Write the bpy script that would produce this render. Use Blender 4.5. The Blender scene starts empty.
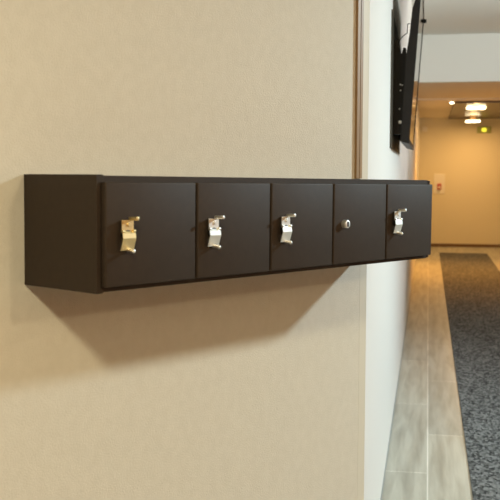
import bpy, bmesh, math, random
from mathutils import Matrix, Vector

sc = bpy.context.scene
COL = sc.collection
random.seed(7)
EYE = 1.5016                                   # camera height over the floor

# ------------------------------------------------------------------ camera
cam_d = bpy.data.cameras.new('camera')
cam = bpy.data.objects.new('camera', cam_d)
COL.objects.link(cam)
yaw, pitch, roll = 0.1852, 0.0816, 0.0017
f = Vector((-math.sin(yaw)*math.cos(pitch), math.cos(yaw)*math.cos(pitch), -math.sin(pitch)))
r0 = Vector((math.cos(yaw), math.sin(yaw), 0)); u0 = r0.cross(f)
r = math.cos(roll)*r0 + math.sin(roll)*u0; u = -math.sin(roll)*r0 + math.cos(roll)*u0
M = Matrix((r, u, -f)).transposed().to_4x4(); M.translation = (0, 0, EYE)
cam.matrix_world = M
cam_d.sensor_fit = 'HORIZONTAL'; cam_d.sensor_width = 36.0
cam_d.lens = 947.7/500*36.0
cam_d.dof.use_dof = True; cam_d.dof.focus_distance = 2.75; cam_d.dof.aperture_fstop = 8.5
cam_d.clip_start = 0.02; cam_d.clip_end = 200
sc.camera = cam

# ------------------------------------------------------------------ world, exposure
w_ = bpy.data.worlds.new('world'); sc.world = w_; w_.use_nodes = True
bg = w_.node_tree.nodes['Background']
bg.inputs[0].default_value = (1.0, .33, .04, 1); bg.inputs[1].default_value = .95
vs = sc.view_settings
vs.view_transform = 'Standard'; vs.look = 'None'; vs.gamma = 1; vs.use_curve_mapping = False
vs.exposure = 0.0

# ------------------------------------------------------------------ lights
def light(name, kind, loc, power, color, size=.1, rot=None, **kw):
    d = bpy.data.lights.new(name, kind); d.energy = power; d.color = color
    if kind == 'AREA':
        d.shape = 'RECTANGLE'; d.size = size; d.size_y = kw.get('sy', size)
    else:
        d.shadow_soft_size = size
    if kind == 'SPOT':
        d.spot_size = kw.get('cone', 2.0); d.spot_blend = kw.get('blend', 1.0)
    o = bpy.data.objects.new(name, d); COL.objects.link(o); o.location = loc
    if rot: o.rotation_euler = rot
    if 'aim' in kw: o.rotation_euler = (Vector(kw['aim'])-Vector(loc)).to_track_quat('-Z', 'Y').to_euler()
    return o
DAY = (.76, .94, 1.0); WARM = (1.0, .89, .60); GOLD = (1.0, .80, .51); AMBER = (1.0, .56, .20); DEEP_AMBER = (1.0, .42, .07)
light('room_lamp', 'SPOT', (3.35, 4.75, 3.05), 720, DAY, .13, cone=2.0, aim=(-.2, 3.6, -.8))
light('deep_fill', 'SPOT', (3.6, 6.0, 2.2), 800, (.97, .99, .96), .2, cone=1.0, aim=(.5, 10.3, 3.6), blend=.8)  # added fill without a fixture, brightens the soffit and ceiling
light('deep_fill', 'SPOT', (2.9, 8.4, 2.9), 230, (.97, .97, 1.0), .25, cone=1.25, aim=(-.19, 7.6, 1.5))  # added fill, lifts the white corridor wall around and past the screen
light('up_fill', 'SPOT', (2.8, 9.0, 1.9), 85, (.93, .98, .95), .15, cone=2.4, aim=(2.0, 9.0, 3.2))  # added unseen fill pointing up, only brightens the ceiling
light('hall_lamp', 'SPOT', (.04, -.80, 3.05), 275, WARM, .16, cone=1.7, aim=(-.6, 2.2, -.7))
light('side_lamp', 'POINT', (3.2, .3, 2.70), 87, GOLD, .12)
light('amber_fill', 'AREA', (1.2, -2.9, 1.7), 16, (1.0, .30, .06), 4.0, (math.radians(90), 0, 0), sy=2.2)  # added area fill behind the camera, gives the amber ambient

# ------------------------------------------------------------------ materials
def mat(name, col, rough=.6, metal=0.0, spec=.5):
    m = bpy.data.materials.new(name); m.use_nodes = True
    b = m.node_tree.nodes['Principled BSDF']
    b.inputs['Base Color'].default_value = (*col, 1)
    b.inputs['Roughness'].default_value = rough
    b.inputs['Metallic'].default_value = metal
    b.inputs['Specular IOR Level'].default_value = spec
    return m
def nd(m, t, **kw):
    n = m.node_tree.nodes.new(t)
    for k, v in kw.items(): setattr(n, k, v)
    return n
def lk(m, a, b): m.node_tree.links.new(a, b)
def bsdf(m): return m.node_tree.nodes['Principled BSDF']
def add_bump(m, scale, dist, strength=1.0, detail=3.0, src=None):
    if src is None:
        tc = nd(m, 'ShaderNodeTexCoord'); src_n = nd(m, 'ShaderNodeTexNoise')
        src_n.inputs['Scale'].default_value = scale; src_n.inputs['Detail'].default_value = detail
        lk(m, tc.outputs['Object'], src_n.inputs['Vector']); src = src_n.outputs['Fac']
    bp = nd(m, 'ShaderNodeBump'); bp.inputs['Distance'].default_value = dist; bp.inputs['Strength'].default_value = strength
    lk(m, src, bp.inputs['Height']); lk(m, bp.outputs['Normal'], bsdf(m).inputs['Normal'])
def vary(m, c1, c2, scale, detail=4.0, lo=.35, hi=.65, stretch=None):
    tc = nd(m, 'ShaderNodeTexCoord'); n = nd(m, 'ShaderNodeTexNoise')
    n.inputs['Scale'].default_value = scale; n.inputs['Detail'].default_value = detail
    vec = tc.outputs['Object']
    if stretch:
        mp = nd(m, 'ShaderNodeMapping'); mp.inputs['Scale'].default_value = stretch
        lk(m, vec, mp.inputs['Vector']); vec = mp.outputs['Vector']
    lk(m, vec, n.inputs['Vector'])
    rp = nd(m, 'ShaderNodeValToRGB')
    rp.color_ramp.elements[0].position = lo; rp.color_ramp.elements[0].color = (*c1, 1)
    rp.color_ramp.elements[1].position = hi; rp.color_ramp.elements[1].color = (*c2, 1)
    lk(m, n.outputs['Fac'], rp.inputs['Fac']); lk(m, rp.outputs['Color'], bsdf(m).inputs['Base Color'])
def emis(name, col, strength, base=(.9, .9, .9)):
    m = mat(name, base, .4)
    bsdf(m).inputs['Emission Color'].default_value = (*col, 1); bsdf(m).inputs['Emission Strength'].default_value = strength
    return m

m_beige = mat('beige_stucco', (.64, .55, .39), .75, spec=.25)
vary(m_beige, (.635, .605, .515), (.66, .63, .54), 40)
add_bump(m_beige, 240, .003, .33, 3.0)
m_white = mat('white_paint', (.83, .81, .765), .6, spec=.3)
m_cream = mat('cream_bead', (.66, .63, .53), .6)
m_room = mat('brown_room_paint', (.30, .19, .11), .8, spec=.2)
m_ceil = mat('ceiling_paint', (.73, .75, .71), .8, spec=.2)
m_farwall = mat('corridor_paint', (.78, .71, .52), .7, spec=.3)
m_panel = mat('brown_gloss_panel', (.055, .028, .011), .32)
m_brown = mat('brown_strip', (.34, .20, .075), .5)
vary(m_brown, (.27, .165, .07), (.33, .205, .09), 30, stretch=(1, 1, .05))
m_board = mat('laminate_brown', (.027, .019, .0125), .58, spec=.28)
vary(m_board, (.0300, .0203, .0130), (.034, .0230, .0147), 60)
add_bump(m_board, 600, .0004, .25)
m_gap_shade = mat('laminate_gap_shade', (.010, .008, .006), .5)  # laminate darkened to put shade into the door gaps; keyhole slot too
m_steel = mat('nickel', (.86, .86, .83), .5, 1.0)
m_nickel_warm = mat('nickel_warm_reflection', (.80, .66, .36), .48, 1.0)  # first latch: warm lamp reflection put into the metal colour
m_dark = mat('dark_metal', (.014, .013, .011), .5, .0, .3)
m_tv = mat('tv_plastic', (.010, .0105, .0115), .5, 0, .35)
m_screen = mat('tv_glass', (.004, .004, .005), .06)
m_wall_rect = mat('dark_rect', (.06, .05, .035), .5)
m_grey = mat('grey_seal', (.33, .34, .33), .6)
m_base = mat('brown_baseboard', (.17, .09, .035), .5)
m_plate = mat('white_plastic', (.82, .78, .70), .4)
m_red = mat('red_plastic', (.45, .05, .03), .4)
m_greenbox = mat('sign_casing', (.34, .38, .12), .5)
m_signlit = emis('sign_face', (.95, .80, .05), 1.3, (.3, .4, .05))
m_glow = emis('lamp_diffuser', (1, .82, .48), 7)
m_spotglow = emis('downlight_lens', (1, .86, .58), 9)

# carpet: fine charcoal weave
m_carpet = mat('charcoal_carpet', (.05, .05, .05), .95, spec=.1)
tc = nd(m_carpet, 'ShaderNodeTexCoord'); vo = nd(m_carpet, 'ShaderNodeTexVoronoi'); vo.inputs['Scale'].default_value = 75
mp = nd(m_carpet, 'ShaderNodeMapping'); mp.inputs['Scale'].default_value = (1, .55, 1)
lk(m_carpet, tc.outputs['Object'], mp.inputs['Vector']); lk(m_carpet, mp.outputs['Vector'], vo.inputs['Vector'])
ns = nd(m_carpet, 'ShaderNodeTexNoise'); ns.inputs['Scale'].default_value = 55; ns.inputs['Detail'].default_value = 5
lk(m_carpet, mp.outputs['Vector'], ns.inputs['Vector'])
vo.distance = 'CHEBYCHEV'
mxc = nd(m_carpet, 'ShaderNodeMath', operation='ADD'); sep = nd(m_carpet, 'ShaderNodeSeparateColor')
lk(m_carpet, vo.outputs['Color'], sep.inputs[0]); lk(m_carpet, sep.outputs[0], mxc.inputs[0]); lk(m_carpet, ns.outputs['Fac'], mxc.inputs[1])
rp = nd(m_carpet, 'ShaderNodeValToRGB')
rp.color_ramp.elements[0].position = .42; rp.color_ramp.elements[0].color = (.042, .042, .042, 1)
rp.color_ramp.elements[1].position = 1.0; rp.color_ramp.elements[1].color = (.24, .24, .235, 1)
hv = nd(m_carpet, 'ShaderNodeMath', operation='MULTIPLY'); hv.inputs[1].default_value = .68
lk(m_carpet, mxc.outputs[0], hv.inputs[0])
lk(m_carpet, hv.outputs[0], rp.inputs['Fac']); lk(m_carpet, rp.outputs['Color'], bsdf(m_carpet).inputs['Base Color'])
add_bump(m_carpet, 0, .006, .8, src=vo.outputs['Distance'])

# floor: wood-look tiles laid in rows along the corridor
m_floor = mat('wood_tile', (.4, .38, .33), .33, spec=.45)
tc = nd(m_floor, 'ShaderNodeTexCoord'); sx = nd(m_floor, 'ShaderNodeMapping')
sx.inputs['Rotation'].default_value = (0, 0, math.radians(90))
sx.inputs['Location'].default_value = (-1.03, -.0215, 0)
lk(m_floor, tc.outputs['Object'], sx.inputs['Vector'])
br = nd(m_floor, 'ShaderNodeTexBrick'); br.offset = .5
br.inputs['Scale'].default_value = 1.0; br.inputs['Brick Width'].default_value = 1.44; br.inputs['Row Height'].default_value = .212
br.inputs['Mortar Size'].default_value = .0032; br.inputs['Bias'].default_value = 0
br.inputs['Color1'].default_value = (.37, .37, .33, 1); br.inputs['Color2'].default_value = (.47, .46, .40, 1)
br.inputs['Mortar'].default_value = (.72, .71, .66, 1)
lk(m_floor, sx.outputs['Vector'], br.inputs['Vector'])
gm = nd(m_floor, 'ShaderNodeMapping'); gm.inputs['Scale'].default_value = (13, 1.1, 1)
lk(m_floor, tc.outputs['Object'], gm.inputs['Vector'])
gn = nd(m_floor, 'ShaderNodeTexNoise'); gn.inputs['Scale'].default_value = 1.4; gn.inputs['Detail'].default_value = 7; gn.inputs['Distortion'].default_value = .35
lk(m_floor, gm.outputs['Vector'], gn.inputs['Vector'])
gr = nd(m_floor, 'ShaderNodeValToRGB')
gr.color_ramp.elements[0].position = .30; gr.color_ramp.elements[0].color = (.70, .68, .64, 1)
gr.color_ramp.elements[1].position = .62; gr.color_ramp.elements[1].color = (1.12, 1.12, 1.1, 1)
lk(m_floor, gn.outputs['Fac'], gr.inputs['Fac'])
mx = nd(m_floor, 'ShaderNodeMix', data_type='RGBA', blend_type='MULTIPLY'); mx.inputs[0].default_value = 1
lk(m_floor, br.outputs['Color'], mx.inputs[6]); lk(m_floor, gr.outputs['Color'], mx.inputs[7])
lk(m_floor, mx.outputs[2], bsdf(m_floor).inputs['Base Color'])

# ------------------------------------------------------------------ mesh helpers
def add_box(bm, lo, hi, bevel=0, seg=2):
    g = bmesh.ops.create_cube(bm, size=1)
    vs_ = g['verts']
    for v in vs_:
        v.co = Vector([lo[i] + (v.co[i]+.5)*(hi[i]-lo[i]) for i in range(3)])
    if bevel:
        ed = list({e for v in vs_ for e in v.link_edges})
        bmesh.ops.bevel(bm, geom=ed, offset=bevel, segments=seg, profile=.5, affect='EDGES')
    return bm
def box(lo, hi, bevel=0, seg=2): return add_box(bmesh.new(), lo, hi, bevel, seg)
def add_cyl(bm, p0, p1, r1, r2=None, n=20, bevel=0):
    p0, p1 = Vector(p0), Vector(p1); d = p1-p0
    q = Vector((0, 0, 1)).rotation_difference(d).to_matrix().to_4x4()
    mt = Matrix.Translation((p0+p1)/2) @ q
    g = bmesh.ops.create_cone(bm, cap_ends=True, segments=n, radius1=r1, radius2=r1 if r2 is None else r2, depth=d.length, matrix=mt)
    if bevel:
        fs = {fc for v in g['verts'] for fc in v.link_faces if len(fc.verts) > 4}
        ed = list({e for fc in fs for e in fc.edges})
        bmesh.ops.bevel(bm, geom=ed, offset=bevel, segments=2, profile=.5, affect='EDGES')
    return bm
def add_prism(bm, pts, a, b, place):
    """pts: 2D outline; place(p, t) gives the 3D point of outline point p at depth t"""
    va = [bm.verts.new(place(p, a)) for p in pts]; vb = [bm.verts.new(place(p, b)) for p in pts]
    bm.faces.new(va); bm.faces.new(list(reversed(vb)))
    for i in range(len(pts)):
        j = (i+1) % len(pts); bm.faces.new((va[i], vb[i], vb[j], va[j]))
    bmesh.ops.recalc_face_normals(bm, faces=bm.faces[:])
    return bm
def add_tube(bm, pts, rad, n=8):
    for a, b in zip(pts[:-1], pts[1:]): add_cyl(bm, a, b, rad, n=n)
    for p in pts[1:-1]: bmesh.ops.create_icosphere(bm, subdivisions=1, radius=rad, matrix=Matrix.Translation(p))
    return bm
def obj(name, bm, m, parent=None, label=None):
    me = bpy.data.meshes.new(name); bm.normal_update(); bm.to_mesh(me); bm.free()
    for p in me.polygons: p.use_smooth = False
    o = bpy.data.objects.new(name, me); COL.objects.link(o); me.materials.append(m)
    if parent: o.parent = parent
    if label: o['label'] = label
    return o
def smooth(o, ang=40):
    for p in o.data.polygons: p.use_smooth = True
    try: o.data.set_sharp_from_angle(angle=math.radians(ang))
    except Exception: pass
    return o
def struct(name, bm, m):
    o = obj(name, bm, m); o['kind'] = 'structure'; return o
def thing(name, label, cat, loc=(0, 0, 0), rot=(0, 0, 0), group=None):
    o = bpy.data.objects.new(name, None); COL.objects.link(o); o.empty_display_size = .1
    o.location = loc; o.rotation_euler = rot; o['label'] = label; o['category'] = cat
    if group: o['group'] = group
    return o
def tag(o, label, cat, group=None):
    o['label'] = label; o['category'] = cat
    if group: o['group'] = group
    return o

# ------------------------------------------------------------------ the room
ANG = 1.0432
W = Vector((math.cos(ANG), math.sin(ANG), 0)); N = Vector((math.sin(ANG), -math.cos(ANG), 0))
C = Vector((-.8596, 1.9229, 0))               # foot of the wall below the locker's back left corner
XW = -.1911                                   # corridor wall plane
CEIL = 3.215; LOW = EYE+1.13; SOF = 12.2; FAR = 19.7; XR = 4.6; XC = 2.6
def wp(p, t): q = C + W*p[0] + N*t; return (q.x, q.y, p[1])
S_END = 1.325
S0 = -5.75
struct('floor', box((-4.2, -3.2, -.1), (XR+.15, FAR+.15, 0)), m_floor)
struct('ceiling', box((-4.2, -3.2, CEIL), (XR+.15, SOF, CEIL+.1)), m_ceil)
struct('wall_left', add_prism(bmesh.new(), [(S0, 0), (S_END, 0), (S_END, CEIL), (S0, CEIL)], -.12, 0, wp), m_beige)
ce = C + W*S_END
struct('wall_corridor', box((XW-.12, ce.y+.001, 0), (XW, FAR, CEIL)), m_white)
struct('wall_back', box((-4.2, -3.1, 0), (XR, -3.0, CEIL)), m_room)
bm = box((XR, -3.0, 0), (XR+.12, -.8, CEIL)); add_box(bm, (XR, 2.8, 0), (XR+.12, SOF, CEIL))
add_box(bm, (XR, -.8, 0), (XR+.12, 2.8, .7)); add_box(bm, (XR, -.8, 2.7), (XR+.12, 2.8, CEIL))
struct('wall_right', bm, m_room)
struct('wall_soffit', box((XW, SOF, LOW), (XR, SOF+.1, CEIL)), m_ceil)
struct('wall_return', box((XC, SOF+.1, 0), (XR+.12, SOF+.22, LOW)), m_white)
struct('wall_corridor_right', box((XC, SOF+.22, 0), (XC+.12, FAR, CEIL)), m_farwall)
struct('wall_far', box((XW-.12, FAR, 0), (XC+.12, FAR+.12, CEIL)), m_farwall)
m_lowceil = mat('tan_ceiling_paint', (.74, .66, .53), .8, spec=.2)
struct('ceiling_corridor', box((XW, SOF+.1, LOW), (XC, 14.9, LOW+.1)), m_lowceil)
struct('ceiling_recess', box((XW, 14.9, LOW-.02), (XC, FAR, LOW+.1)), m_lowceil)
struct('ceiling_panel', box((.38, 15.2, EYE+1.092), (XC, FAR-.01, LOW-.02)), m_panel)
struct('trim_2', box((.38, 15.2, EYE+1.08), (XC, FAR-.01, EYE+1.092), .002), m_panel)
struct('baseboard_far', box((XW, FAR-.014, 0), (XC, FAR, .06), .003), m_base)
struct('baseboard_corridor', box((XW, ce.y+.005, 0), (XW+.006, FAR-.02, .012)), m_grey)
# corner bead of the beige wall
struct('trim_1', add_prism(bmesh.new(), [(1.290, 0), (S_END+.002, 0), (S_END+.002, CEIL), (1.290, CEIL)], -.004, .0003, wp), m_cream)

# carpet runner
tag(obj('carpet_runner', box((.2276, -2.6, 0), (1.10, 18.1, .009), .003), m_carpet),
    'charcoal woven carpet runner laid along the tiled corridor floor', 'carpet')

# brown strip running from the ceiling down to the locker
bm = bmesh.new()
for a, b, t in ((1.252, 1.2665, .009), (1.2665, 1.270, .004), (1.270, 1.2825, .009)):
    add_prism(bm, [(a, 1.4835), (b, 1.4835), (b, CEIL-.002), (a, CEIL-.002)], .0005, t, wp)
tag(obj('cable_duct', bm, m_brown), 'narrow vertical brown strip on the beige wall above the lockers', 'cable duct')

# ------------------------------------------------------------------ locker row
L, D, H = 1.3034, .241, .24
BASE = Vector((C.x, C.y, EYE-.2442))
lk_root = thing('locker_cabinet', 'long dark brown wall mounted row of five small lockers on the beige wall', 'lockers',
                BASE + N*.0006, (0, .0124, ANG))
def lb(s0, s1, d0, d1, z0, z1, bev=0, seg=2): return box((s0, -d1, z0), (s1, -d0, z1), bev, seg)
T = .018
obj('side_panel', lb(0, T, 0, D, 0, H, .0008, 1), m_board, lk_root)
obj('side_panel', lb(L-.008, L, 0, D-.001, .004, H-.004, .0008, 1), m_board, lk_root)
obj('side_panel', lb(L-T-.012, L-.0115, 0, D-.002, T, H-T-.002), m_gap_shade, lk_root)
obj('top_panel', lb(T, L-.0125, 0, D-.002, H-T-.002, H-.002, .0008, 1), m_board, lk_root)
obj('bottom_panel', lb(T, L-.0125, 0, D-.002, .002, T, .0008, 1), m_board, lk_root)
obj('back_panel', lb(T, L-.0125, 0, .006, T, H-T-.002), m_gap_shade, lk_root)
edges = (.0107, .2714, .5278, .7840, 1.0386, 1.2898)
for k in range(1, 5):
    obj('divider', lb(edges[k]-.008, edges[k]+.008, .006, D-.035, T, H-T-.002), m_gap_shade, lk_root)
G = .0046
DF = D+.016
def dprof(p, t): return (t, -p[0], p[1])                # outline in (d, z), extruded along s
def make_latch(door, s, z, m, lean=0.0):
    # s, z: centre of the cylinder lock on the door
    bm = bmesh.new()
    add_cyl(bm, (s, -DF, z), (s, -DF-.011, z), .012, .011, 24, .0012)
    smooth(obj('lock_cylinder', bm, m_dark, door))
    # folded keeper plate: flat top, knee, lower leaf leaning back to the door
    t = .0018
    prof = [(DF+.0085, z+.031), (DF+.0085, z+.009), (DF+.0125, z+.004), (DF+.0140, z-.006), (DF+.0065, z-.031)]
    bm = bmesh.new()
    top = prof[:2]; add_prism(bm, top + [(d+t, zz) for d, zz in reversed(top)], s-.0165, s+.0155, dprof)
    mid = prof[1:]; add_prism(bm, mid + [(d+t, zz) for d, zz in reversed(mid)], s-.0175, s+.0175, dprof)
    for q in (-.0155, .0145):
        add_cyl(bm, (s+q-.003, -(DF+.0125), z+.0085), (s+q+.003, -(DF+.0125), z+.0085), .0032, None, 12, .0006)
    add_cyl(bm, (s+.002, -(DF+.008), z+.022), (s+.002, -(DF+.0125), z+.022), .0042, None, 14, .0006)
    smooth(obj('latch_plate', bm, m, door), 14)
    bm = bmesh.new()
    add_cyl(bm, (s+.008, -DF-.006, z+.0335), (s+.008, -DF-.032, z+.0345), .0040, None, 14, .001)
    add_box(bm, (s+.0055, -DF-.0105, z+.027), (s+.0105, -DF-.0070, z+.0345), .0008)
    smooth(obj('upper_pin', bm, m, door))
    bm = bmesh.new()
    add_cyl(bm, (s+.006, -DF+.001, z-.0300), (s+.006, -DF-.020, z-.0320), .0040, None, 14, .0008)
    bmesh.ops.create_icosphere(bm, subdivisions=2, radius=.0046, matrix=Matrix.Translation((s+.006, -DF-.020, z-.0320)))
    smooth(obj('lower_pin', bm, m_steel, door))
def make_keylock(door, s, z):
    bm = bmesh.new()
    add_cyl(bm, (s, -DF+.001, z), (s, -DF-.014, z), .0112, .0106, 24, .001)
    smooth(obj('lock_cylinder', bm, m_steel, door))
    bm = bmesh.new()
    add_box(bm, (s-.0030, -DF-.0148, z-.0068), (s+.0030, -DF-.0138, z+.0068))
    obj('keyhole', bm, m_gap_shade, door)
tilt_z = 0.0
for k in range(5):
    a, b = edges[k], edges[k+1]
    if k > 0: a += G/2+.001
    if k < 4: b -= G/2+.001
    dr = smooth(obj('door', lb(a, b, D-.0005, DF, .0129, .2251, .0028, 3), m_board, lk_root,
        ['leftmost door, latch tinted gold as a warm reflection', 'second door from the left, silver latch', 'middle door, silver latch',
         'fourth door, plain round key lock and no latch plate', 'rightmost door, silver latch'][k]), 30)
    if k == 3: make_keylock(dr, .8305, .1190)
    else: make_latch(dr, (.0605, .3165, .5735, 1.0815)[k if k < 3 else 3], (.1175, .1145, .1135, .1175)[k if k < 3 else 3],
                     m_nickel_warm if k == 0 else m_steel)

# ------------------------------------------------------------------ television on the corridor wall
Y0, Y1 = 4.95, 6.40
def tvp(p, t): return (p[0], t, p[1]+EYE)
tag(obj('wall_dark_rect', box((XW+.0005, 4.78, EYE+.122), (XW+.006, 6.30, EYE+.80)), m_wall_rect),  # thin dark brown rectangle flat on the wall
    'dark brown rectangle on the white corridor wall behind the screen', 'board')
tvr = thing('television', 'flat black screen tilted down on the white corridor wall', 'television', (0, 0, 0))
fx = lambda z: -.105 + (z-.137)*.0645
TOP = 1.02
back = [(-.143, .160), (-.120, .60), (-.104, .715), (-.093, .83), (-.078, .875), (-.062, TOP)]
out = [(fx(.150), .150)] + back + [(fx(TOP), TOP)]
bm = add_prism(bmesh.new(), out, Y0, Y1, tvp)
ed = [e for e in bm.edges if e.calc_length() < 1.0]
obj('housing', bm, m_tv, tvr)
scr = [(fx(.172)+.0002, .172), (fx(TOP-.015)+.0002, TOP-.015), (fx(TOP-.015)+.0022, TOP-.015), (fx(.172)+.0022, .172)]
obj('screen', add_prism(bmesh.new(), scr, Y0+.012, Y1-.014, tvp), m_screen, tvr)
bm = bmesh.new()
def bar(za, zb, ya, yb):
    add_prism(bm, [(fx(za)+.0002, za), (fx(zb)+.0002, zb), (fx(zb)+.0055, zb), (fx(za)+.0055, za)], ya, yb, tvp)
bar(.150, .172, Y0, Y1); bar(TOP-.015, TOP, Y0, Y1); bar(.172, TOP-.015, Y0, Y0+.012); bar(.172, TOP-.015, Y1-.014, Y1)
obj('bezel', bm, m_tv, tvr)
bm = bmesh.new(); add_cyl(bm, (fx(.99)+.004, Y1-.02, EYE+.985), (fx(.99)+.022, Y1-.02, EYE+.985), .013, None, 16, .003)
smooth(obj('sensor', bm, m_dark, tvr, 'small round black knob on the far edge'))

def bracket_arm(y):
    pts = [(XW+.0065, .20), (XW+.0065, .655), (-.178, .685), (-.168, .685), (-.160, .655), (-.146, .610), (-.1365, .645), (-.1225, .640), (-.1215, .58),
           (-.1290, .44), (-.1370, .30), (-.1430, .20)]
    return add_prism(bmesh.new(), pts, y, y+.035, tvp)
arm = obj('bracket_arm', bracket_arm(5.02), m_dark, tvr); obj('bracket_arm', bracket_arm(6.05), m_dark, tvr)
bm = bmesh.new()
for z in (.26, .52): add_box(bm, (XW+.0065, 5.055, EYE+z), (XW+.030, 6.05, EYE+z+.05), .002)
obj('wall_rail', bm, m_dark, tvr)
for x, z, rr in ((-.150, .455, .004), (-.140, .452, .004), (-.148, .425, .004), (-.152, .33, .004), (-.1485, .262, .0095)):
    smooth(obj('bolt', add_cyl(bmesh.new(), (x, 5.021, EYE+z), (x, 5.012, EYE+z), rr, None, 12, .001), m_steel, arm))
tube = [(-.170, 5.03, EYE+.665), (-.140, 5.01, EYE+.70), (-.118, 5.00, EYE+.715), (-.116, 5.00, EYE+.76), (-.104, 5.00, EYE+.762)]
obj('pull_cord', add_tube(bmesh.new(), [Vector(p) for p in tube], .0022), m_dark, tvr)

# ------------------------------------------------------------------ corridor lamps and wall fittings
def square_lamp(x, y, z, s, drop, label, power):
    t = thing('ceiling_lamp', label, 'ceiling lamp', (x, y, z), group='square lamps under the corridor ceiling panel')
    obj('mount', box((-.05, -.05, -drop), (.05, .05, -.0005), .003), m_brown, t)
    obj('diffuser', box((-s/2, -s/2, -drop-.028), (s/2, s/2, -drop), .012, 3), m_glow, t)
    light('corridor_lamp', 'AREA', (x, y, z-drop-.034), power, AMBER, s*.9)
    light('corridor_glow', 'POINT', (x, y-s*.5-.09, z-.07), 1.0, AMBER, .05)
square_lamp(.75, 16.0, EYE+1.08, .30, .012, 'nearer of two glowing square lamps under the brown corridor ceiling panel', 26)
square_lamp(.82, 18.7, EYE+1.08, .27, .085, 'farther square lamp glowing just in front of the end wall', 21)
dl = thing('downlight', 'small round bright recessed spot beside the brown ceiling panel', 'downlight', (.345, 15.3, LOW-.02))
smooth(obj('rim', add_cyl(bmesh.new(), (0, 0, -.012), (0, 0, -.0005), .042, .045, 28, .002), m_plate, dl))
smooth(obj('lens', add_cyl(bmesh.new(), (0, 0, -.030), (0, 0, -.0122), .026, .032, 28, .002), m_spotglow, dl))
light('amber_spot', 'SPOT', (1.30, 13.1, LOW-.06), 190, DEEP_AMBER, .05, cone=2.3)  # added spot out of view, brings amber to the carpet and floor
light('amber_spot', 'SPOT', (.345, 15.1, LOW-.065), 260, DEEP_AMBER, .04, cone=1.6)

t = thing('exit_sign', 'small green and yellow lit emergency sign high on the end wall', 'sign', (1.085, FAR, EYE+.80))
obj('casing', box((-.135, -.05, -.005), (.135, -.0005, .125), .006), m_greenbox, t)
obj('face', box((-.045, -.054, .025), (.045, -.0502, .095), .003), m_signlit, t)
t = thing('call_point', 'red fire alarm button on a pale plate on the end wall', 'alarm button', (.225, FAR, EYE-.42))
obj('back_plate', box((-.11, -.02, 0), (.11, -.0005, .40), .006), mat('pale_plastic', (.88, .85, .76), .5), t)
obj('button_box', box((-.04, -.06, .08), (.04, -.0202, .20), .01), m_red, t)
obj('pane', box((-.02, -.063, .11), (.02, -.0602, .15), .002), m_plate, t)
t = thing('wall_sensor', 'small white sensor box high on the end wall near the corridor corner', 'sensor', (-.085, FAR, EYE+.83))
obj('body', box((-.05, -.045, 0), (.05, -.0005, .10), .008), m_plate, t)
smooth(obj('lens', add_cyl(bmesh.new(), (0, -.0452, .05), (0, -.052, .05), .018, .014, 16, .001), m_plate, t))
